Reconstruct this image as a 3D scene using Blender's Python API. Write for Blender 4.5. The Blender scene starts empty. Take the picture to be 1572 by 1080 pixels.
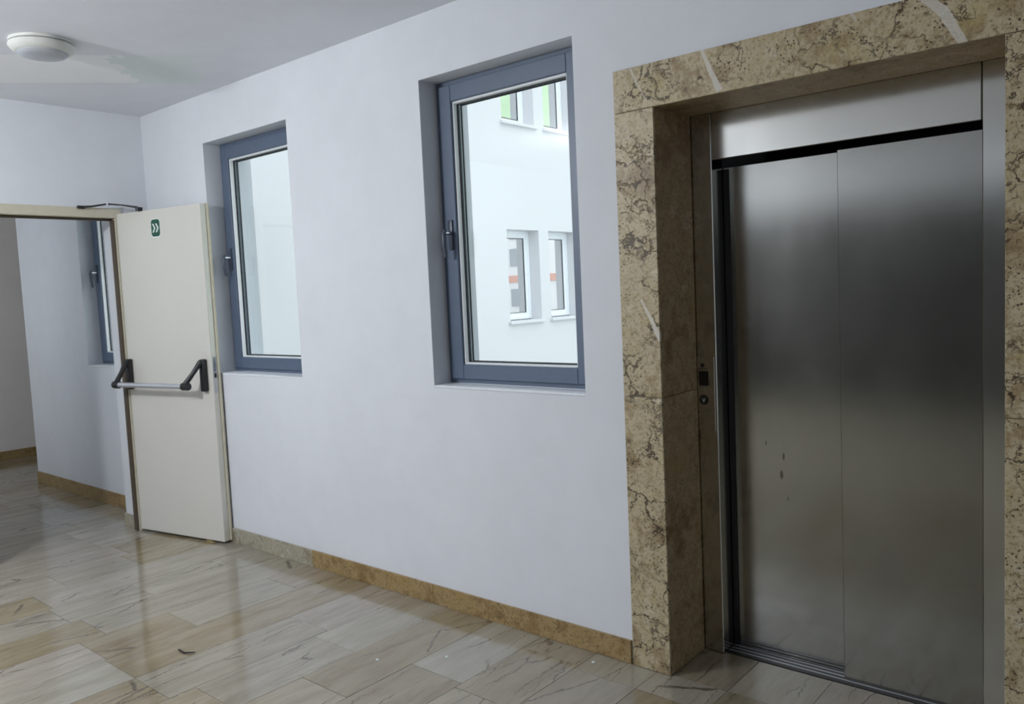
import bpy, bmesh, math, random
from mathutils import Vector, Matrix
random.seed(7)
R = math.radians
scene = bpy.context.scene
COL = scene.collection

# ------------------------------------------------------------------ camera
cd = bpy.data.cameras.new('camera'); cam = bpy.data.objects.new('camera', cd); COL.objects.link(cam)
yaw, pitch, roll, FPX = R(-40.27), R(-4.366), R(-2.61), 1242.3
fw = Vector((math.sin(yaw)*math.cos(pitch), math.cos(yaw)*math.cos(pitch), math.sin(pitch)))
rt = Vector((math.cos(yaw), -math.sin(yaw), 0)); up = rt.cross(fw)
r2 = rt*math.cos(roll)+up*math.sin(roll); u2 = up*math.cos(roll)-rt*math.sin(roll)
cam.matrix_world = Matrix(((r2.x, u2.x, -fw.x, 0.0), (r2.y, u2.y, -fw.y, -2.88), (r2.z, u2.z, -fw.z, 1.628), (0, 0, 0, 1)))
cd.sensor_width = 36; cd.lens = FPX/1572*36; cd.clip_start = .05; cd.clip_end = 500
scene.camera = cam
# ------------------------------------------------------------------ sky, added daylight fills at unseen windows, exposure
world = bpy.data.worlds.new('overcast_sky'); scene.world = world; world.use_nodes = True
bg = world.node_tree.nodes['Background']; bg.inputs[0].default_value = (.86, .93, 1.0, 1); bg.inputs[1].default_value = 2.1
def area(name, loc, direction, sx, sy, power, col):
    l = bpy.data.lights.new(name, 'AREA'); l.shape = 'RECTANGLE'; l.size = sx; l.size_y = sy; l.energy = power; l.color = col
    o = bpy.data.objects.new(name, l); COL.objects.link(o); o.location = loc
    o.rotation_euler = Vector(direction).to_track_quat('-Z', 'Z').to_euler()
    return o
area('added_side_fill', (-5.74, -5.95, 1.8), (1, 0, .35), 1.7, 1.8, 66, (.92, .96, 1.0))  # added fill light in front of the unseen side window
area('added_corridor_fill', (-7.4, -2.40, 1.85), (-1, .25, .1), 1.3, 1.5, 26, (.95, .97, 1.0))  # added fill light for the corridor, source unseen
vs = scene.view_settings
vs.view_transform = 'Standard'; vs.look = 'None'; vs.gamma = 1; vs.exposure = 0; vs.use_curve_mapping = False

# ------------------------------------------------------------------ helpers
class MB:
    def __init__(s): s.bm = bmesh.new()
    def box(s, x0, x1, y0, y1, z0, z1, bev=0, seg=1):
        vs_ = [s.bm.verts.new(p) for p in ((x0,y0,z0),(x1,y0,z0),(x1,y1,z0),(x0,y1,z0),(x0,y0,z1),(x1,y0,z1),(x1,y1,z1),(x0,y1,z1))]
        fs = [s.bm.faces.new([vs_[i] for i in f]) for f in ((3,2,1,0),(4,5,6,7),(0,1,5,4),(1,2,6,5),(2,3,7,6),(3,0,4,7))]
        if bev:
            es = list({e for f in fs for e in f.edges})
            bmesh.ops.bevel(s.bm, geom=es, offset=bev, segments=seg, affect='EDGES', profile=.5)
        return s
    def quad(s, pts):
        s.bm.faces.new([s.bm.verts.new(p) for p in pts]); return s
    def tube(s, pts, radii, n=14, cap=True, flat=1.0):
        pts = [Vector(p) for p in pts]
        if not isinstance(radii, (list, tuple)): radii = [radii]*len(pts)
        rings = []; prev = None
        for i, p in enumerate(pts):
            a = pts[max(i-1, 0)]; b = pts[min(i+1, len(pts)-1)]; t = (b-a).normalized()
            ref = Vector((0,0,1)) if abs(t.z) < .9 else Vector((1,0,0))
            u = t.cross(ref).normalized(); v = t.cross(u).normalized()
            if prev is not None and prev.dot(u) < 0: u = -u; v = -v
            prev = u
            rings.append([s.bm.verts.new(p + (u*math.cos(2*math.pi*k/n)*flat + v*math.sin(2*math.pi*k/n))*radii[i]) for k in range(n)])
        for a, b in zip(rings, rings[1:]):
            for k in range(n): s.bm.faces.new((a[k], a[(k+1) % n], b[(k+1) % n], b[k]))
        if cap: s.bm.faces.new(rings[0][::-1]); s.bm.faces.new(rings[-1])
        return s
    def lathe(s, c, prof, n=48):
        rings = [[s.bm.verts.new((c[0]+r*math.cos(2*math.pi*k/n), c[1]+r*math.sin(2*math.pi*k/n), c[2]+z)) for k in range(n)] for r, z in prof]
        for a, b in zip(rings, rings[1:]):
            for k in range(n): s.bm.faces.new((a[k], a[(k+1) % n], b[(k+1) % n], b[k]))
        s.bm.faces.new(rings[0][::-1]); s.bm.faces.new(rings[-1]); return s
    def prism(s, poly, y0, y1):      # polygon in (x, z), extruded along y
        a = [s.bm.verts.new((x, y0, z)) for x, z in poly]; b = [s.bm.verts.new((x, y1, z)) for x, z in poly]
        s.bm.faces.new(a); s.bm.faces.new(b[::-1]); n = len(poly)
        for i in range(n): s.bm.faces.new((a[i], b[i], b[(i+1) % n], a[(i+1) % n]))
        return s
    def prism_x(s, poly, x0, x1):    # polygon in (y, z), extruded along x
        a = [s.bm.verts.new((x0, y, z)) for y, z in poly]; b = [s.bm.verts.new((x1, y, z)) for y, z in poly]
        s.bm.faces.new(a); s.bm.faces.new(b[::-1]); n = len(poly)
        for i in range(n): s.bm.faces.new((a[i], b[i], b[(i+1) % n], a[(i+1) % n]))
        return s
    def frame(s, x0, x1, z0, z1, w, y0, y1, bev=0):   # four members round an opening, w = width of each
        if not isinstance(w, (tuple, list)): w = (w, w, w, w)
        l, r_, b, t = w
        s.box(x0, x0+l, y0, y1, z0, z1, bev); s.box(x1-r_, x1, y0, y1, z0, z1, bev)
        s.box(x0+l, x1-r_, y0, y1, z0, z0+b, bev); s.box(x0+l, x1-r_, y0, y1, z1-t, z1, bev); return s
    def build(s, name, mat, parent=None, smooth=False, world=True):
        bmesh.ops.recalc_face_normals(s.bm, faces=s.bm.faces[:])
        if parent is not None and world:
            q = parent; off = Vector((0,0,0))
            while q is not None: off += q.location; q = q.parent
            bmesh.ops.translate(s.bm, verts=s.bm.verts[:], vec=-off)
        me = bpy.data.meshes.new(name); s.bm.to_mesh(me); s.bm.free()
        if mat: me.materials.append(mat)
        if smooth:
            for p in me.polygons: p.use_smooth = True
            me.set_sharp_from_angle(angle=R(40))
        o = bpy.data.objects.new(name, me); COL.objects.link(o)
        if parent is not None: o.parent = parent
        return o
def tag(o, label=None, cat=None, group=None, kind=None):
    if label: o['label'] = label
    if cat: o['category'] = cat
    if group: o['group'] = group
    if kind: o['kind'] = kind
    return o
def empty(name, loc, rz=0):
    e = bpy.data.objects.new(name, None); COL.objects.link(e); e.location = loc; e.rotation_euler = (0, 0, rz); e.empty_display_size = .1
    return e
def origin(o, p):
    """move a top-level mesh's origin to p without moving the mesh"""
    o.data.transform(Matrix.Translation(-Vector(p))); o.location = p; return o
def wall_holes(axis, a0, a1, z0, z1, d0, d1, holes):
    """one solid wall with rectangular openings; axis 'x': runs along x, depth along y; axis 'y': runs along y, depth along x"""
    m = MB()
    A = sorted({a0, a1, *[h[0] for h in holes], *[h[1] for h in holes]}); Z = sorted({z0, z1, *[h[2] for h in holes], *[h[3] for h in holes]})
    def P(a, d, z): return (a, d, z) if axis == 'x' else (d, a, z)
    def solid(i, k):
        if i < 0 or k < 0 or i >= len(A)-1 or k >= len(Z)-1: return False
        ca, cz = (A[i]+A[i+1])/2, (Z[k]+Z[k+1])/2
        return not any(h[0] < ca < h[1] and h[2] < cz < h[3] for h in holes)
    for i in range(len(A)-1):
        for k in range(len(Z)-1):
            if not solid(i, k): continue
            p, q, r, t = A[i], A[i+1], Z[k], Z[k+1]
            m.quad([P(p,d0,r),P(q,d0,r),P(q,d0,t),P(p,d0,t)]); m.quad([P(p,d1,r),P(p,d1,t),P(q,d1,t),P(q,d1,r)])
            if not solid(i-1,k): m.quad([P(p,d0,r),P(p,d0,t),P(p,d1,t),P(p,d1,r)])
            if not solid(i+1,k): m.quad([P(q,d0,r),P(q,d1,r),P(q,d1,t),P(q,d0,t)])
            if not solid(i,k-1): m.quad([P(p,d0,r),P(p,d1,r),P(q,d1,r),P(q,d0,r)])
            if not solid(i,k+1): m.quad([P(p,d0,t),P(q,d0,t),P(q,d1,t),P(p,d1,t)])
    bmesh.ops.remove_doubles(m.bm, verts=m.bm.verts[:], dist=1e-5)
    return m

# ------------------------------------------------------------------ materials
class NT:
    def __init__(s, name):
        s.mat = bpy.data.materials.new(name); s.mat.use_nodes = True; s.t = s.mat.node_tree; s.N = s.t.nodes; s.L = s.t.links
        s.b = s.N['Principled BSDF']; s._c = None
    def n(s, typ, **kw):
        nd = s.N.new(typ)
        for k, v in kw.items(): setattr(nd, k, v)
        return nd
    def lk(s, a, b): s.L.new(a, b)
    def set(s, **kw):
        for k, v in kw.items(): s.b.inputs[k.replace('_', ' ')].default_value = v
        return s
    def co(s):
        if s._c is None: s._c = s.n('ShaderNodeTexCoord').outputs['Object']
        return s._c
    def geo(s): return s.n('ShaderNodeNewGeometry').outputs['Position']
    def mapped(s, src, scale=(1,1,1), loc=(0,0,0), rot=(0,0,0)):
        m = s.n('ShaderNodeMapping'); s.lk(src, m.inputs[0]); m.inputs[1].default_value = loc; m.inputs[2].default_value = rot; m.inputs[3].default_value = scale
        return m.outputs[0]
    def noise(s, src, scale, detail=4, rough=.5, dist=0):
        x = s.n('ShaderNodeTexNoise'); s.lk(src, x.inputs['Vector']); x.inputs['Scale'].default_value = scale; x.inputs['Detail'].default_value = detail
        x.inputs['Roughness'].default_value = rough; x.inputs['Distortion'].default_value = dist
        return x
    def vor(s, src, scale, feature='F1'):
        x = s.n('ShaderNodeTexVoronoi', feature=feature); s.lk(src, x.inputs['Vector']); x.inputs['Scale'].default_value = scale; return x
    def ramp(s, src, stops):
        x = s.n('ShaderNodeValToRGB'); s.lk(src, x.inputs[0]); e = x.color_ramp.elements
        while len(e) > 1: e.remove(e[-1])
        for i, (p, c) in enumerate(stops):
            el = e[0] if i == 0 else e.new(p)
            el.position = p; el.color = (c, c, c, 1) if isinstance(c, (int, float)) else (*c, 1)
        return x.outputs[0]
    def math(s, op, a, b=None, c=None):
        x = s.n('ShaderNodeMath', operation=op)
        for i, v in enumerate((a, b, c)):
            if v is None: continue
            if isinstance(v, (int, float)): x.inputs[i].default_value = v
            else: s.lk(v, x.inputs[i])
        return x.outputs[0]
    def mix(s, fac, a, b, mode='MIX'):
        x = s.n('ShaderNodeMix', data_type='RGBA', blend_type=mode)
        for sock, v in ((x.inputs['Factor'], fac), (x.inputs['A'], a), (x.inputs['B'], b)):
            if isinstance(v, (int, float)): sock.default_value = v if sock.type == 'VALUE' else (v, v, v, 1)
            elif isinstance(v, tuple): sock.default_value = (*v, 1)
            else: s.lk(v, sock)
        return x.outputs['Result']
    def vadd(s, a, b, sc=1.0):
        x = s.n('ShaderNodeVectorMath', operation='MULTIPLY_ADD'); s.lk(b, x.inputs[0]); x.inputs[1].default_value = (sc, sc, sc); s.lk(a, x.inputs[2]); return x.outputs[0]
    def bump(s, h, strength=.2, dist=.01):
        x = s.n('ShaderNodeBump'); x.inputs['Strength'].default_value = strength; x.inputs['Distance'].default_value = dist; s.lk(h, x.inputs['Height']); s.lk(x.outputs[0], s.b.inputs['Normal'])
    def streak(s, src, p0, p1, w0, w1, wob=None):
        """soft-edged band from p0 to p1 in the (x, z) plane, width w0 -> w1"""
        d = Vector((p1[0]-p0[0], 0, p1[1]-p0[1])); Ln = d.length; d.normalize(); nn = Vector((-d.z, 0, d.x))
        sub = s.n('ShaderNodeVectorMath', operation='SUBTRACT'); s.lk(src, sub.inputs[0]); sub.inputs[1].default_value = (p0[0], 0, p0[1])
        def dot(v):
            q = s.n('ShaderNodeVectorMath', operation='DOT_PRODUCT'); s.lk(sub.outputs[0], q.inputs[0]); q.inputs[1].default_value = v; return q.outputs['Value']
        u, v = dot(d), dot(nn)
        if wob is not None: v = s.math('ADD', v, wob)
        w = s.math('MULTIPLY_ADD', u, (w1-w0)/Ln, w0)
        e = s.math('SUBTRACT', w, s.math('ABSOLUTE', v))
        e = s.math('MULTIPLY', e, 400.0); e = s.math('MINIMUM', s.math('MAXIMUM', e, 0.0), 1.0)
        return s.math('MULTIPLY', e, s.math('MULTIPLY', s.math('GREATER_THAN', u, 0.0), s.math('LESS_THAN', u, Ln)))
def simple(name, col, rough=.5, metal=0, spec=.5, var=.06, scale=30, bump=0.0):
    m = NT(name); m.set(Roughness=rough, Metallic=metal); m.b.inputs['Specular IOR Level'].default_value = spec
    nz = m.noise(m.co(), scale, 3)
    c = m.mix(nz.outputs[0], tuple(x*(1-var) for x in col), tuple(min(1, x*(1+var)) for x in col)); m.lk(c, m.b.inputs['Base Color'])
    if bump: m.bump(nz.outputs[0], bump, .002)
    return m.mat
def plaster(name, col, patches=None):
    m = NT(name); m.set(Roughness=.75); m.b.inputs['Specular IOR Level'].default_value = .25
    P = m.geo()
    big = m.noise(P, 1.3, 3, .55); mid = m.noise(P, 7, 4, .6); sm = m.noise(P, 160, 2)
    f = m.math('MULTIPLY_ADD', mid.outputs[0], .35, m.math('MULTIPLY', big.outputs[0], .65))
    c = m.mix(m.ramp(f, [(.35, 0), (.65, 1)]), tuple(x*.955 for x in col), tuple(min(1, x*1.02) for x in col))
    sc = m.noise(m.mapped(P, (2, 2, 9)), 5, 5, .7)     # faint scuffs
    c = m.mix(m.ramp(sc.outputs[0], [(.68, 0), (.74, .12)]), c, (.55, .54, .53))
    if patches: c = patches(m, P, c)
    m.lk(c, m.b.inputs['Base Color'])
    m.bump(m.math('ADD', m.math('MULTIPLY', sm.outputs[0], .35), mid.outputs[0]), .12, .01)
    return m.mat
M = {}
M['wall'] = plaster('white_wall_paint', (.76, .785, .83))
M['corridor'] = plaster('cream_wall_paint', (.84, .81, .78))
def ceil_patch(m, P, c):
    # a lighter strip on the ceiling beside the lamp, with a ragged greenish end
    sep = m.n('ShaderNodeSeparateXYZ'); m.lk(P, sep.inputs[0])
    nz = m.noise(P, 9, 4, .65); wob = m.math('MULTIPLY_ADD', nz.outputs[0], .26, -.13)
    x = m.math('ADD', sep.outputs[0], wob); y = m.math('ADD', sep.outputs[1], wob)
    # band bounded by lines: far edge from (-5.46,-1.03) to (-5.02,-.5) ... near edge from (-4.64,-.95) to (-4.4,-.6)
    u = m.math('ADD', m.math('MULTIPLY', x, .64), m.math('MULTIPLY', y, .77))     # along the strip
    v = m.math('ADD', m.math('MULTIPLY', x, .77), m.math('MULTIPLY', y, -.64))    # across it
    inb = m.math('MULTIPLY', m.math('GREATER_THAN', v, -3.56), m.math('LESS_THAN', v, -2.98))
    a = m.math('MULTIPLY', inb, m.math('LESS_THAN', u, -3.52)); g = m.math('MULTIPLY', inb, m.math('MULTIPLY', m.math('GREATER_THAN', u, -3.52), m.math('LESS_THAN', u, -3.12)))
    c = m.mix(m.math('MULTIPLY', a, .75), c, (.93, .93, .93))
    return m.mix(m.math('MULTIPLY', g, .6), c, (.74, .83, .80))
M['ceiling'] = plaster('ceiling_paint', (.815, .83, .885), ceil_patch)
M['back'] = simple('dark_reflection_wall', (.022, .021, .02), .55, scale=4)  # unseen wall, coloured dark for what the steel doors mirror
M['facade'] = simple('white_render', (.66, .66, .675), .85, scale=60, var=.02)
M['concrete'] = simple('pale_paving', (.55, .55, .53), .9, scale=3)

def floor_marble():
    m = NT('striped_marble_floor'); m.b.inputs['IOR'].default_value = 2.25
    oi = m.n('ShaderNodeObjectInfo'); rnd = oi.outputs['Random']
    P = m.geo()
    off = m.n('ShaderNodeCombineXYZ'); m.lk(m.math('MULTIPLY', rnd, 37.0), off.inputs[0]); m.lk(m.math('MULTIPLY', rnd, 91.0), off.inputs[1]); m.lk(m.math('MULTIPLY', rnd, 17.0), off.inputs[2])
    Q = m.vadd(P, off.outputs[0])
    w = m.noise(Q, 2.2, 4, .6)
    Qd = m.vadd(Q, w.outputs['Color'], .10)
    st = m.noise(m.mapped(Qd, (6.5, 1.0, 1)), 2.2, 6, .66)           # long soft veins running with the plank
    st2 = m.noise(m.mapped(Qd, (30, 2.2, 1)), 2.0, 5, .7)
    base = m.ramp(rnd, [(0, (.30, .245, .14)), (.18, (.385, .36, .29)), (.36, (.32, .29, .225)), (.52, (.41, .39, .325)), (.68, (.35, .305, .25)), (.84, (.26, .205, .105)), (1, (.37, .355, .30))])
    c = m.mix(m.ramp(st.outputs[0], [(.34, 0), (.64, 1)]), m.mix(1.0, base, (.80, .77, .73), 'MULTIPLY'), m.mix(.22, base, (.46, .43, .36)))
    c = m.mix(m.ramp(st2.outputs[0], [(.56, 0), (.70, .45)]), c, (.20, .16, .105))
    # hairline cracks
    cw = m.noise(Q, 9, 5, .7); Qc = m.vadd(Q, cw.outputs['Color'], .07)
    vo = m.vor(m.mapped(Qc, (3.0, .42, 1)), 2.4, 'DISTANCE_TO_EDGE')
    msk = m.noise(Q, 3.1, 2); cr = m.math('MULTIPLY', m.ramp(vo.outputs['Distance'], [(0, 1), (.007, .7), (.014, 0)]), m.ramp(msk.outputs[0], [(.44, 0), (.55, .95)]))
    c = m.mix(cr, c, (.10, .08, .055))
    pit = m.vor(m.mapped(Q, (1.4, .6, 1)), 55); pm = m.noise(Q, 4.5, 3)
    pp = m.math('MULTIPLY', m.ramp(pit.outputs['Distance'], [(.10, .8), (.16, 0)]), m.ramp(pm.outputs[0], [(.56, 0), (.64, 1)]))
    c = m.mix(pp, c, (.22, .18, .13)); m.lk(c, m.b.inputs['Base Color'])
    rg = m.noise(P, 5, 4, .6)
    ro = m.math('MULTIPLY_ADD', rg.outputs[0], .14, .05); m.lk(ro, m.b.inputs['Roughness'])
    wav = m.noise(P, 2.5, 2)
    m.bump(wav.outputs[0], .012, .01)
    return m.mat
M['floor'] = floor_marble()
M['grout'] = simple('grey_grout', (.20, .175, .135), .8)

def brown_marble(name, tint=(1, 1, 1), streaks=True, cracks=1.0, dark=1.0):
    m = NT(name); m.b.inputs['Specular IOR Level'].default_value = .4
    m.b.inputs['Specular IOR Level'].default_value = .28; P = m.geo(); oi = m.n('ShaderNodeObjectInfo').outputs['Random']
    sh = m.n('ShaderNodeCombineXYZ'); m.lk(m.math('MULTIPLY', oi, 23.0), sh.inputs[0]); m.lk(m.math('MULTIPLY', oi, 11.0), sh.inputs[2])
    Q = m.vadd(P, sh.outputs[0])
    n1 = m.noise(Q, 3.2, 5, .6); n2 = m.noise(Q, 14, 6, .68); n3 = m.noise(Q, 95, 5, .75)
    f = m.math('MULTIPLY_ADD', m.math('SUBTRACT', m.math('MULTIPLY_ADD', n2.outputs[0], .45, m.math('MULTIPLY', n1.outputs[0], .55)), .5), 1.35, .5)
    T = lambda r, g, b: (r*tint[0]*dark, g*tint[1]*dark, b*tint[2]*dark)
    c = m.ramp(f, [(.30, T(.24, .165, .085)), (.42, T(.38, .295, .17)), (.50, T(.54, .46, .31)), (.58, T(.46, .375, .22)), (.68, T(.63, .565, .42))])
    c = m.mix(m.ramp(n3.outputs[0], [(.36, .75), (.47, 0)]), c, T(.14, .10, .05)); c = m.mix(m.ramp(n3.outputs[0], [(.56, 0), (.68, .35)]), c, T(.64, .57, .43))
    ye = m.noise(Q, 5.5, 3); c = m.mix(m.ramp(ye.outputs[0], [(.58, 0), (.72, .45)]), c, T(.46, .37, .15))
    wd = m.noise(Q, 9, 5, .62); Qd = m.vadd(Q, wd.outputs['Color'], .20)
    v1 = m.vor(m.mapped(Qd, (.8, 1, 1.3)), 4.5, 'DISTANCE_TO_EDGE'); v2 = m.vor(Qd, 13, 'DISTANCE_TO_EDGE'); mk = m.noise(Q, 4.2, 3, .6); mk2 = m.noise(Q, 6.1, 3, .6)
    ck = m.math('MULTIPLY', m.ramp(v1.outputs['Distance'], [(0, 1), (.012, .9), (.024, 0)]), m.ramp(mk.outputs[0], [(.45, 0), (.54, 1)]))
    ck2 = m.math('MULTIPLY', m.ramp(v2.outputs['Distance'], [(0, .95), (.022, .7), (.045, 0)]), m.ramp(mk2.outputs[0], [(.50, 0), (.58, 1)]))
    pv = m.vor(m.vadd(Q, wd.outputs['Color'], .03), 75); pk = m.noise(Q, 8, 3, .6)
    pt = m.math('MULTIPLY', m.ramp(pv.outputs['Distance'], [(.20, 1), (.30, 0)]), m.ramp(pk.outputs[0], [(.49, 0), (.55, 1)]))
    al = m.math('MULTIPLY', m.math('MAXIMUM', m.math('MAXIMUM', ck, ck2), pt), .92*cracks)
    c = m.mix(al, c, T(.04, .026, .014))
    if streaks:
        wob = m.math('MULTIPLY_ADD', m.noise(P, 22, 3, .6).outputs[0], .016, -.008)
        for p0, p1, w0, w1, a in (((-1.742, 2.488), (-1.672, 2.345), .006, .003, .6), ((-1.430, 2.492), (-1.360, 2.330), .008, .014, .9), ((-.672, 2.497), (-.607, 2.424), .016, .017, .8), ((-.612, 2.428), (-.556, 2.318), .017, .013, .8),
                               ((-.885, 2.492), (-.872, 2.462), .007, .006, .6), ((-1.726, 1.566), (-1.640, 1.398), .006, .012, .9)):
            c = m.mix(m.math('MULTIPLY', m.streak(P, p0, p1, w0, w1, wob), a), c, (.66, .63, .56))
    m.lk(c, m.b.inputs['Base Color'])
    m.lk(m.math('MULTIPLY_ADD', n2.outputs[0], .2, .28), m.b.inputs['Roughness'])
    m.bump(m.math('SUBTRACT', m.math('MULTIPLY', n3.outputs[0], .15), al), .35, .004)
    return m.mat
M['brown'] = brown_marble('brown_breccia_marble')
M['brown_shaded'] = brown_marble('brown_breccia_marble_shaded', (1.0, .90, .82), streaks=False, cracks=.35, dark=.80)  # same stone as the surround, recess shade put into a darker tint
M['skirt'] = brown_marble('golden_marble_skirting', (1.0, .84, .60), streaks=False, cracks=.45, dark=.72)
M['skirt_grey'] = brown_marble('grey_marble_skirting', (1.0, 1.10, 1.35), streaks=False, cracks=.2, dark=.8)

def steel(name, col, rough, marks=False):
    m = NT(name); m.set(Metallic=1.0)
    P = m.geo()
    br = m.noise(m.mapped(P, (220, 220, 1.2)), 2, 3, .6)
    bl = m.noise(m.mapped(P, (2.2, 2.2, 1.2)), 1.6, 5, .65)
    c = m.mix(bl.outputs[0], tuple(x*.86 for x in col), tuple(x*1.12 for x in col)); c = m.mix(m.math('MULTIPLY', br.outputs[0], .2), c, tuple(x*.8 for x in col))
    if marks:
        for (x, z, rx, rz) in ((-1.315, .878, .007, .020), (-1.325, .80, .009, .024), (-1.39, .93, .004, .012), (-1.30, .70, .004, .010)):
            sx = m.n('ShaderNodeVectorMath', operation='SUBTRACT'); m.lk(P, sx.inputs[0]); sx.inputs[1].default_value = (x, 0, z)
            mu = m.n('ShaderNodeVectorMath', operation='MULTIPLY'); m.lk(sx.outputs[0], mu.inputs[0]); mu.inputs[1].default_value = (1/rx, 0, 1/rz)
            le = m.n('ShaderNodeVectorMath', operation='LENGTH'); m.lk(mu.outputs[0], le.inputs[0])
            c = m.mix(m.ramp(le.outputs['Value'], [(.5, .75), (1, 0)]), c, (.05, .05, .05))
    m.lk(c, m.b.inputs['Base Color'])
    m.lk(m.math('ADD', m.math('MULTIPLY', bl.outputs[0], .08), m.math('MULTIPLY_ADD', br.outputs[0], .02, rough-.05)), m.b.inputs['Roughness'])
    return m.mat
M['steel'] = steel('brushed_steel', (.74, .74, .70), .15)
M['steel_door'] = steel('brushed_steel_door', (.46, .46, .43), .15, True)
M['steel_dark'] = simple('dark_sill_metal', (.10, .10, .10), .4, 1)
M['slate'] = simple('slate_grey_window_profile', (.100, .137, .205), .42, scale=20)
M['slate_dark'] = simple('dark_slate_handle', (.06, .075, .11), .35)
M['bead'] = simple('white_glazing_bead', (.86, .89, .92), .4)
M['rubber'] = simple('black_rubber', (.012, .013, .016), .6)
M['sill'] = simple('white_sill_paint', (.83, .86, .90), .4)
M['cream'] = simple('cream_door_lacquer', (.70, .685, .63), .42, scale=2.5, var=.03)
M['cream_edge'] = simple('pale_cream_door_edge', (.80, .79, .72), .35, scale=2, var=.02)
M['olive'] = simple('cream_frame_lacquer', (.60, .565, .45), .45)
M['brown_strip'] = simple('brown_gap_shade', (.085, .062, .04), .6)  # shade of the door frame gap put into a brown colour
M['black'] = simple('black_plastic', (.012, .012, .014), .38)
M['alu'] = simple('grey_aluminium_tube', (.62, .63, .67), .35, .6)
M['chrome'] = simple('zinc_metal', (.55, .56, .60), .3, 1)
M['green'] = simple('exit_sign_green', (.006, .085, .05), .4)
M['sticker'] = simple('sticker_white', (.82, .90, .86), .45)
M['lamp'] = simple('opal_lamp_plastic', (.62, .63, .60), .35)
M['lens'] = simple('grey_opal_lens', (.44, .46, .50), .25)
lo = NT('added_lamp_lit_lens'); lo.set(Roughness=.3); lo.b.inputs['Emission Color'].default_value = (.95, .975, 1, 1); lo.b.inputs['Emission Strength'].default_value = 6; M['lens_on'] = lo.mat  # glowing lens of the added unseen lamp
M['wood'] = simple('wedge_wood', (.30, .22, .11), .7)
M['dark'] = simple('shaft_dark', (.02, .02, .02), .9)
M['grass'] = simple('green_hillside', (.55, .72, .46), .9, scale=.12, var=.15)
M['block'] = simple('pale_apartment_render', (.85, .84, .83), .85)
M['roof'] = simple('red_roof_tiles', (.75, .42, .34), .8)
M['shade'] = simple('dark_window_glass', (.40, .42, .45), .4)
def glass(name, refl, tint):
    m = NT(name); t = m.n('ShaderNodeBsdfTransparent'); t.inputs[0].default_value = (*tint, 1)
    g = m.n('ShaderNodeBsdfGlossy'); g.inputs['Roughness'].default_value = .01; g.inputs[0].default_value = (1, 1, 1, 1)
    nz = m.noise(m.co(), 3, 2); bp = m.n('ShaderNodeBump'); bp.inputs['Strength'].default_value = .01; m.lk(nz.outputs[0], bp.inputs['Height']); m.lk(bp.outputs[0], g.inputs['Normal'])
    f = m.n('ShaderNodeLayerWeight'); f.inputs[0].default_value = .5
    fr = m.math('MULTIPLY_ADD', m.math('POWER', f.outputs['Facing'], 4.0), .7, .035)
    mx = m.n('ShaderNodeMixShader'); m.lk(m.math('MINIMUM', m.math('MULTIPLY', fr, refl), 1.0), mx.inputs[0]); m.lk(t.outputs[0], mx.inputs[1]); m.lk(g.outputs[0], mx.inputs[2])
    m.lk(mx.outputs[0], m.N['Material Output'].inputs[0]); return m.mat
M['glass'] = glass('clear_glazing', 1.0, (.96, .98, .98))
M['glass_out'] = glass('reflective_glazing', 14.0, (.55, .6, .6))

# ------------------------------------------------------------------ shell
H = 3.0; XW = -5.87; XP = -6.12      # ceiling height; room and corridor faces of the partition
W = [(-2.97, -2.03, 1.15, 2.687), (-5.04, -4.10, 1.15, 2.687), (-7.115, -6.175, 1.15, 2.687)]
LIFT = (-1.70, -.40, 0, 2.36)
st = lambda o, label: tag(o, label, kind='structure')
def S(name, mb, mat, label, p=None):
    o = mb.build(name, mat)
    if p: origin(o, p)
    return st(o, label)
S('wall_main', wall_holes('x', -8.45, 3.0, 0, H, 0, .35, W+[LIFT]), M['wall'], 'long white plastered wall with windows and the elevator opening')
LW = (-6.85, -5.05, .85, 2.75)
S('wall_left', wall_holes('y', -7.0, 0, 0, H, XP, XW, [(-1.22, -.22, 0, 2.32), LW]), M['wall'], 'white partition wall with the open doorway')
S('wall_right', MB().box(3.0, 3.2, -7, .35, 0, H), M['wall'], 'white side wall right of the elevator')
S('wall_back', MB().box(XP, 3.2, -7.2, -7, 0, 2.52), M['back'], 'unseen wall opposite the elevator, darkened for the steel reflection')
S('trim_2', MB().box(XP, 3.2, -7.2, -7, 2.52, H), M['wall'], 'unseen white strip above the dark wall, added for the steel reflection')
S('ceiling', MB().box(-10.4, 3.2, -7.2, .35, H, H+.3), M['ceiling'], 'white ceiling with a lighter strip beside the lamp')
S('wall_far', MB().box(-10.3, -10.1, -2.8, 12, 0, 6.6), M['corridor'], 'cream end wall of the corridor beyond the doorway')
S('wall_corridor', wall_holes('x', -10.1, XP, 0, H, -2.8, -2.55, [(-8.1, -6.7, 1.0, 2.7)]), M['wall'], 'white corridor wall opposite the far window')
# wing seen through the windows
WY = [6.74+1.055*k for k in range(5)]; WW = .80
wing_holes = [(y, y+WW, 1.14, 2.57) for y in WY]+[(y, y+WW, 4.22, 5.65) for y in WY]
S('wall_wing', wall_holes('y', .35, 12.3, -.4, 6.9, -8.45, -8.15, wing_holes), M['facade'], 'white rendered outside wall of the wing across the yard')
S('wall_wing_end', MB().box(-10.1, -8.45, 12, 12.3, 0, 6.9), M['facade'], 'end wall of the white wing')
S('ceiling_wing', MB().box(-10.1, -8.45, .35, 12, 3.0, 3.3), M['ceiling'], 'white ceiling inside the wing')
S('roof_wing', MB().box(-10.3, -8.45, -.1, 12, 6.6, 6.9), M['facade'], 'flat roof of the white wing')
S('ground_yard', MB().box(-8.15, 140, .35, 160, -.6, -.4), M['concrete'], 'pale paved yard outside the windows')
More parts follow.
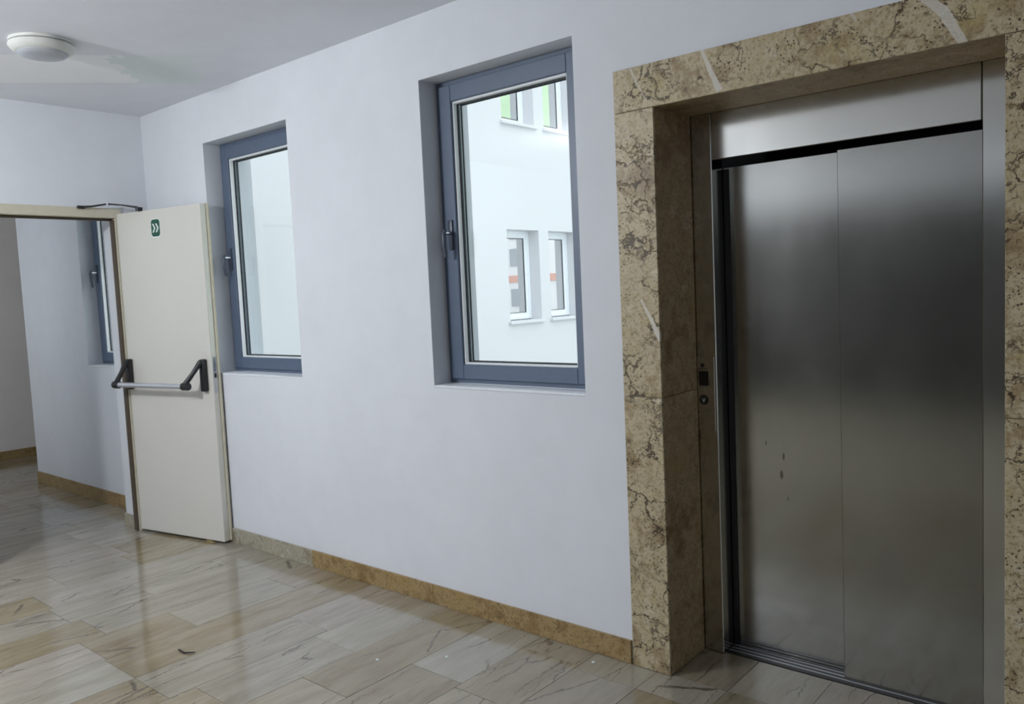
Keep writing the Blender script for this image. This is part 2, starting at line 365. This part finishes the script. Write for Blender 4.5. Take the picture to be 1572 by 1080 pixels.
# elevator shaft, unseen: dark walls added to block leaking sky light
S('wall_shaft', MB().box(-1.9, -.2, .85, .95, -.1, H).box(-1.9, -1.82, .35, .85, -.1, H).box(-.28, -.2, .35, .85, -.1, H), M['dark'], 'unseen dark elevator shaft added behind the steel doors')

# ------------------------------------------------------------------ floor: marble planks laid toward the window wall
floor = S('floor', MB().box(-10.3, 3.2, -7.2, .84, -.12, -.014).box(-10.1, -8.45, .84, 12, -.12, -.014), M['grout'], 'polished striped marble plank floor with staggered joints')
PW = .307; G = .0011
rest = MB()
def tile(x0, x1, y0, y1, single):
    if x1-x0 < .01 or y1-y0 < .01: return
    dz = random.uniform(-.0006, .0004) if single else 0
    (MB() if single else rest)
    if single:
        MB().box(x0+G, x1-G, y0+G, y1-G, -.0135, dz-.0004).build('floor_plank', M['floor'], floor)
    else: rest.box(x0+G, x1-G, y0+G, y1-G, -.0135, -.0006)
k0 = math.floor((-10.1+3.551)/PW); x = -3.551+k0*PW
fixed = {-3.858: [-1.36], -3.551: [-1.36, -.55], -3.244: [-1.245, -.63], -4.165: [-.9, -.29], -2.63: [-.56], -2.937: [-.92], -4.472: [-1.22], -5.086: [-1.24], -2.32: [-.15], -2.0: [-.185]}
n_single = 0
while x < 3.0:
    x0, x1 = max(x, -10.1), min(x+PW, 3.0)
    yend = 0.0; inlift = x0 >= -1.66 and x1 <= -.44
    if inlift: yend = .318
    if x1 <= -8.45: yend = 3.0
    js = None
    for kx, v in fixed.items():
        if abs(kx-x) < .1: js = v[:]
    joints = []
    if js:
        joints = js[:]; y = min(js)
    else:
        y = yend-random.uniform(.15, .75); joints = [y]
    while y > -7:
        y -= random.choice((.45, .55, .62, .62, .75, .9)); joints.append(max(y, -7))
    ys = sorted(set(joints))
    ys = [v for v in ys if v < yend-.05]+[yend]
    if ys[0] > -7: ys = [-7]+ys
    ylow = -7.0 if x1 > XP else -2.55
    for a, b in zip(ys, ys[1:]):
        a = max(a, ylow)
        if b <= a: continue
        vis = b > -2.3 and x1 < .2 and a < 1.2 and (b > -2.88-(x0)*.36 - 1.9)
        tile(x0, x1, a, b, vis); n_single += vis
    # fillers where a plank only partly enters the elevator recess
    if not inlift:
        a, b = max(x0, -1.66), min(x1, -.44)
        if b-a > .02: tile(a, b, 0, .318, True)
    if x0 < -8.45 < x1: tile(x0, -8.45, 0, 3.0, True)
    x += PW
tag(rest.build('floor_planks_out_of_view', M['floor'], floor), kind='stuff')
print('single planks', n_single)

# ------------------------------------------------------------------ skirting
def skirt(name, label, pieces):
    e = st(empty(name, pieces[0][0]), label)
    for (p, q, mat) in pieces:
        MB().box(min(p[0], q[0]), max(p[0], q[0]), min(p[1], q[1]), max(p[1], q[1]), 0, q[2], .0015).build('skirting_tile', M[mat], e)
    return e
def run_x(xs, y, h, mats, th=.013):
    return [((a+.0008, y-th, 0), (b-.0008, y, h), m) for a, b, m in zip(xs, xs[1:], mats)]
skirt('baseboard_main', 'marble skirting along the window wall, grey near the door and golden toward the elevator', run_x([-5.87, -5.0, -4.10, -3.05, -1.835], 0, .102, ['skirt_grey', 'skirt_grey', 'skirt', 'skirt']))
skirt('baseboard_right', 'golden marble skirting right of the elevator surround', run_x([-.26, 1.2, 3.0], 0, .102, ['skirt', 'skirt']))
skirt('baseboard_corridor', 'brown marble skirting under the corridor window', run_x([-8.45, -7.45, XP], 0, .112, ['skirt', 'skirt']))
skirt('baseboard_far', 'brown marble skirting on the corridor end wall', [((-10.1, a+.001, 0), (-10.087, b-.001, .1), 'skirt') for a, b in ((-2.5, -.9), (-.9, .45), (.45, 1.8), (1.8, 3))])
skirt('baseboard_stub', 'grey stone skirting block at the doorway pier', [((XP-.012, -.232, 0), (-5.96, -.22, .095), 'skirt_grey')])
skirt('baseboard_left', 'golden marble skirting on the partition wall beside the doorway', [((XW, -4.1, 0), (XW+.013, -1.30, .1), 'skirt'), ((XW, -6.9, 0), (XW+.013, -4.1, .1), 'skirt')])

# ------------------------------------------------------------------ windows
def make_window(name, label, w, h, loc, rz=0, handle=True, depth=.12, glassm='glass', frame_mat='slate', sill_out=False):
    """local: x 0..w across (left to right from inside), y outward, z 0..h; loc = lower left inner corner of the opening"""
    e = st(empty(name, loc, rz), label)
    fm = M[frame_mat]; B = lambda mb, nm, mt, par=e, sm=False: mb.build(nm, mt, par, sm, world=False)
    y0 = depth
    B(MB().frame(.001, w-.001, .014, h-.001, .052, y0, y0+.07, .002), 'outer_frame', fm)
    sash = B(MB().frame(.030, w-.030, .036, h-.026, (.082, .082, .074, .082), y0-.016, y0+.056, .003), 'sash', fm)
    x0, x1, z0, z1 = .112, w-.112, .110, h-.108
    B(MB().frame(x0, x1, z0, z1, .010, y0-.004, y0+.034, .002), 'glazing_bead', M['bead'], sash)
    B(MB().frame(x0+.010, x1-.010, z0+.010, z1-.010, .005, y0+.020, y0+.029), 'gasket', M['rubber'], sash)
    B(MB().frame(x0+.010, x1-.010, z0+.010, z1-.010, .006, y0+.045, y0+.052), 'gasket', M['rubber'], sash)
    B(MB().box(x0+.008, x1-.008, y0+.036, y0+.042, z0+.008, z1-.008), 'glass_pane', M[glassm], sash)
    B(MB().box(.0, w, .0, y0-.001, .0005, .012, .002), 'sill_board', M['sill'])
    if handle:
        hx, hz = .075, .770
        yy = y0-.016
        hd = B(MB().box(hx-.015, hx+.015, yy-.010, yy, hz-.075, hz+.075, .004, 2), 'handle_rosette', M['slate_dark'], e, True)
        B(MB().tube([(hx, yy-.008, hz+.01), (hx, yy-.050, hz+.01)], .0105), 'handle_neck', M['chrome'], hd, True)
        B(MB().tube([(hx, yy-.046, hz+.024), (hx, yy-.055, hz+.004), (hx, yy-.054, hz-.05), (hx, yy-.047, hz-.112)], [.009, .0125, .0115, .009], flat=1.0), 'handle_lever', M['slate_dark'], hd, True)
    if sill_out:
        B(MB().box(-.04, w+.04, .28, .36, -.045, -.001, .004), 'outside_sill', M['facade'])
    return e
make_window('window_1', 'slate grey window nearest the elevator looking onto the white wing', .94, 1.537, (W[0][0], 0, W[0][2]))
make_window('window_2', 'slate grey window behind the edge of the open door', .94, 1.537, (W[1][0], 0, W[1][2]))
make_window('window_3', 'slate grey corridor window seen through the doorway', .94, 1.537, (W[2][0], 0, W[2][2]))
# added unseen windows, put in to carry the daylight fills
make_window('window_4', 'added unseen window in the partition wall behind the viewer', 1.8, 1.9, (XW, -6.85, .85), R(90), False, .14)
make_window('window_5', 'added unseen window in the corridor wall opposite the far window', 1.4, 1.7, (-6.7, -2.55, 1.0), R(180), False, .12)
# windows of the wing, seen from outside: inner face at x = -8.45
n = 6
for lvl, z in (('ground floor', 1.14), ('upper floor', 4.22)):
    for k, y in enumerate(WY):
        make_window('window_%d' % n, '%s window of the white wing, number %s from the near end' % (lvl, ('one', 'two', 'three', 'four', 'five')[k]), WW, 1.43, (-8.45, y+WW, z), R(-90), False, .02, 'glass_out', 'bead', True)
        n += 1

# ------------------------------------------------------------------ elevator: marble surround
y_f = -.014
e = empty('elevator_surround', (-1.05, 0, 0)); tag(e, 'brown veined marble surround framing the steel elevator doors', 'door surround')
XI0, XI1, XO0, XO1, ZT, ZO, ZJ = -1.645, -.445, -1.825, -.265, 2.322, 2.492, 1.165
b = .0015
MB().box(XO0, XO1, y_f, .0, ZT+.001, ZO, b).build('lintel_slab', M['brown'], e)
for x0, x1 in ((XO0, XI0), (XI1, XO1)):
    MB().box(x0, x1, y_f, .0, .001, ZJ-.0008, b).build('pier_slab', M['brown'], e)
    MB().box(x0, x1, y_f, .0, ZJ+.0008, ZT-.001, b).build('pier_slab', M['brown'], e)
for x0, x1 in ((XI0-.022, XI0), (XI1, XI1+.022)):
    MB().box(x0, x1, .0005, .2935, .001, ZJ-.0008, b).build('return_slab', M['brown_shaded'], e)
    MB().box(x0, x1, .0005, .2935, ZJ+.0008, ZT+.02, b).build('return_slab', M['brown_shaded'], e)
MB().box(XI0+.0005, XI1-.0005, .0005, .2935, ZT+.001, ZT+.022, b).build('soffit_slab', M['brown_shaded'], e)
# elevator doors
e = empty('elevator', (-1.06, .36, 0)); tag(e, 'brushed steel two panel sliding elevator door with call panel', 'elevator')
MB().box(-1.669, -1.556, .30, .40, .003, 2.345, .003).build('jamb', M['steel'], e)
MB().box(-.561, -.42, .30, .40, .003, 2.345, .003).build('jamb', M['steel'], e)
MB().box(-1.5535, -.5635, .300, .322, 2.131, 2.345, .002).build('header_panel', M['steel'], e)
MB().box(-1.553, -.564, .325, .84, 2.22, 2.345).build('track_housing', M['dark'], e)
MB().box(-1.060, -.5625, .352, .384, .006, 2.107, .002).build('door_panel', M['steel_door'], e)
pl = MB().box(-1.70, -1.020, .408, .438, .006, 2.107, .002).build('door_panel', M['steel_door'], e)
MB().box(-1.553, -1.53, .402, .407, .01, 2.10).build('slot_strip', M['rubber'], e)
sl = MB().box(-1.5535, -.5635, .322, .47, -.012, .0025, .001).build('sill', M['steel_dark'], e)
for y0 in (.345, .372, .40, .426): MB().box(-1.552, -.565, y0, y0+.006, .0022, .0055).build('sill_rib', M['alu'], sl)
cp = MB().box(-1.655, -1.566, .2975, .300, .985, 1.305, .001).build('call_panel', M['steel'], e)
MB().box(-1.638, -1.594, .2962, .2976, 1.180, 1.243, .0004).build('display', M['black'], cp)
MB().tube([(-1.620, .2976, 1.268), (-1.620, .2955, 1.268)], .0095, 20).build('key_switch', M['steel_dark'], cp)
MB().box(-1.640, -1.598, .2968, .2976, 1.2515, 1.2545).build('engraved_line', M['black'], cp)
MB().tube([(-1.617, .2976, 1.118), (-1.617, .2945, 1.118)], [.0225, .021], 24).build('call_button', M['steel_dark'], cp)
MB().prism([(-1.625, 1.126), (-1.6215, 1.126), (-1.617, 1.114), (-1.6125, 1.126), (-1.609, 1.126), (-1.6155, 1.108), (-1.6185, 1.108)], .2938, .2946).build('down_arrow', M['sticker'], cp)

# ------------------------------------------------------------------ doorway: frame, open leaf, closer, wedge
e = st(empty('trim_1', (XW, -.72, 0)), 'cream lacquered steel frame round the doorway')
MB().box(-5.935, XW+.006, -.247, -.2205, 0, 2.268, .003).build('jamb', M['olive'], e)
MB().box(-5.985, XW+.006, -1.219, -1.193, 0, 2.268, .003).build('jamb', M['olive'], e)
MB().box(-5.985, XW+.016, -1.24, -.20, 2.262, 2.33, .004).build('head', M['olive'], e)
MB().box(-5.955, -5.90, -1.19, -.250, 2.249, 2.262).build('gap_shade_strip', M['brown_strip'], e)  # dark strips stand in for the shade in the frame gap
MB().box(-5.925, -5.868, -.256, -.247, .004, 2.249).build('gap_shade_strip', M['brown_strip'], e)

D0 = Vector((-5.9, -.242, 0)); DA = math.atan2(.165, .87)
d = st(empty('door_1', D0, DA), 'cream fire door leaf standing open against the window wall'); d['category'] = 'door'
B = lambda mb, nm, mt, par=d, sm=False: mb.build(nm, mt, par, sm, world=False)
s0, s1 = .040, .912
leaf = B(MB().box(s0, s1, 0, .044, .016, 2.290, .002), 'leaf', M['cream'])
B(MB().box(s0-.005, s1+.018, .0445, .058, .020, 2.294, .002), 'rebate_lip', M['olive'])
B(MB().box(s1+.0003, s1+.0018, .003, .041, .02, 2.287), 'edge_strip', M['cream_edge'], leaf)
B(MB().box(s1+.0018, s1+.0035, .010, .034, 1.03, 1.275, .0006), 'lock_plate', M['chrome'], leaf)
B(MB().box(s1+.0035, s1+.009, .015, .029, 1.135, 1.165, .002), 'latch', M['black'], leaf)
B(MB().tube([(s1+.0030, .022, 1.185), (s1+.0045, .022, 1.185)], .004), 'screw', M['black'], leaf)
B(MB().tube([(s0-.012, .004, .35), (s0-.012, .004, .42)], .008), 'hinge', M['alu'])
# panic bar
bz, by = 1.090, -.125
for s in (.075, .850):
    c = B(MB().box(s-.021, s+.021, -.038, -.0005, 1.045, 1.262, .008, 2), 'panic_bar_case', M['black'], d, True)
    ds = 0.0 if s < .4 else -.055
    B(MB().tube([(s, -.012, 1.236), (s, -.042, 1.242), (s+ds*.5, by*.66, 1.172), (s+ds, by, bz+.018)], [.016, .019, .015, .018], 12), 'panic_bar_arm', M['black'], c, True)
    B(MB().tube([(s+ds-.026, by, bz), (s+ds+.026, by, bz)], .026, 18), 'bar_end_cap', M['black'], c, True)
B(MB().tube([(.030, by, bz), (.850-.055-.02, by, bz)], .0185, 20), 'push_bar', M['alu'], d, True)
# exit arrow sticker
def rrect(cx, cz, w, h, r, k=6):
    p = []
    for (sx, sz, a0) in ((1, 1, 0), (-1, 1, 90), (-1, -1, 180), (1, -1, 270)):
        for i in range(k+1):
            a = R(a0+90*i/k); p.append((cx+sx*(w/2-r)+r*math.cos(a), cz+sz*(h/2-r)+r*math.sin(a)))
    return p
sc, sz = .455, 2.163
sg = B(MB().prism(rrect(sc, sz, .098, .128, .026), -.0012, -.0002), 'exit_sticker', M['sticker'])
B(MB().prism(rrect(sc, sz, .088, .116, .022), -.0018, -.0011), 'green_field', M['green'], sg)
for dx in (-.033, .0):
    cx = sc+dx
    B(MB().prism([(cx, sz+.030), (cx+.014, sz+.030), (cx+.034, sz), (cx+.014, sz-.030), (cx, sz-.030), (cx+.019, sz)], -.0026, -.0017), 'chevron', M['sticker'], sg)

e = empty('door_closer', (XW+.02, -.45, 2.33)); tag(e, 'dark metal folding closer arm above the open cream door', 'door closer')
MB().box(XW+.016, XW+.034, -.50, -.45, 2.318, 2.338, .003).build('frame_shoe', M['black'], e)
MB().tube([(XW+.03, -.46, 2.330), (XW+.05, -.415, 2.333), (-5.795, -.315, 2.352)], [.008, .007, .006]).build('fore_arm', M['steel_dark'], e)
MB().tube([(-5.795, -.315, 2.338), (-5.795, -.315, 2.362)], .011).build('elbow', M['chrome'], e)
MB().tube([(-5.795, -.315, 2.352), (-5.70, -.265, 2.338), (-5.60, -.20, 2.315)], [.006, .005, .008]).build('main_arm', M['steel_dark'], e)
MB().box(-5.612, -5.585, -.213, -.172, 2.289, 2.316, .003).build('leaf_shoe', M['black'], e)

wd = MB().prism([(-5.165, 0.0), (-5.085, 0.0), (-5.085, .006), (-5.165, .016)], -.115, -.095).build('door_wedge', M['wood']); origin(wd, (-5.12, -.105, 0))
tag(wd, 'small brown wooden wedge under the open door', 'door wedge')

# ------------------------------------------------------------------ ceiling lamp (switched off)
def ceiling_lamp(LX, LY, label, lens):
    e = empty('ceiling_lamp', (LX, LY, H)); tag(e, label, 'lamp', 'round ceiling lamps')
    MB().lathe((LX, LY, H), [(.150, -.001), (.150, -.014), (.142, -.018), (.135, -.018)]).build('base_plate', M['lamp'], e, True)
    MB().lathe((LX, LY, H), [(.140, -.0185), (.140, -.022), (.1, -.022)]).build('shadow_gap', M['rubber'], e, True)
    MB().lathe((LX, LY, H), [(.152, -.0225), (.154, -.030), (.149, -.040), (.136, -.053), (.123, -.061), (.118, -.062)]).build('ring', M['lamp'], e, True)
    MB().lathe((LX, LY, H), [(.1175, -.055), (.117, -.064), (.106, -.073), (.08, -.080), (.04, -.084), (.01, -.085)]).build('lens', M[lens], e, True)
    return e
ceiling_lamp(-4.515, -1.145, 'round white ceiling lamp, switched off, beside the lighter strip', 'lens')
# added lit lamp, unseen behind the viewer's left shoulder, brightens the left end
e = ceiling_lamp(-4.10, -3.10, 'added round white ceiling lamp, switched on, unseen behind the viewer', 'lens_on')
l = bpy.data.lights.new('added_lamp_light', 'POINT'); l.energy = 138; l.shadow_soft_size = .11; l.color = (.95, .975, 1.0)
o = bpy.data.objects.new('added_lamp_light', l); COL.objects.link(o); o.parent = e; o.location = (0, 0, -.24)

# ------------------------------------------------------------------ small litter on the floor
def litter(name, mb, mat, label, cat, p, group=None):
    o = mb.build(name, M[mat]); origin(o, p); return tag(o, label, cat, group)
litter('twig', MB().tube([(-3.66, -1.10, .004), (-3.60, -1.105, .005), (-3.565, -1.07, .004)], [.004, .004, .0025], 8), 'black', 'short black bent scrap lying on the marble floor', 'litter', (-3.60, -1.10, 0))
for i, (px, py, lab) in enumerate(((-2.79, -.62, 'white paint fleck on the floor planks below the middle of the wall'), (-1.98, -.09, 'white paint fleck on the floor near the elevator surround'), (-2.55, -.42, 'tiny white paint fleck between the window wall and the floor middle'))):
    litter('paint_fleck', MB().lathe((px, py, 0), [(.008, .0002), (.007, .002), (.003, .003)], 9), 'sticker', lab, 'paint fleck', (px, py, 0), 'paint flecks on the floor')

# ------------------------------------------------------------------ unseen, added for the wing's window panes to mirror: a hillside and a block of flats
m = MB(); N = 28; vv = {}
for i in range(N+1):
    for k in range(N+1):
        u, v = i/N, k/N
        x, y = -10+u*150, 62+v*90
        z = -.5+(math.sin(math.pi*min(1, v*.62))**1.2)*90*(.75+.25*math.sin(u*5+1))+random.uniform(-.8, .8)*(v > 0)
        vv[i, k] = m.bm.verts.new((x, y, z))
for i in range(N):
    for k in range(N): m.bm.faces.new((vv[i, k], vv[i+1, k], vv[i+1, k+1], vv[i, k+1]))
hl = m.build('hillside', M['grass'], None, True); st(hl, 'unseen green hillside added as reflection in the panes of the wing')
e = empty('apartment_block', (21, 45, -.4)); tag(e, 'unseen pale block of flats added as reflection in the ground floor panes of the wing', 'building')
MB().box(14, 28, 44, 52, -.4, 7.2).build('wall', M['block'], e)
MB().prism([(13.5, 7.2), (28.5, 7.2), (21, 9.2)], 43.6, 52.4).build('roof', M['roof'], e)
MB().box(14, 28, 43.9, 44, 2.2, 2.7).build('string_course', M['roof'], e)
for z in (.4, 3.4, 5.4):
    for k in range(6): MB().box(15+2.2*k, 16.1+2.2*k, 43.93, 44.0, z, z+1.3).build('window', M['shade'], e)
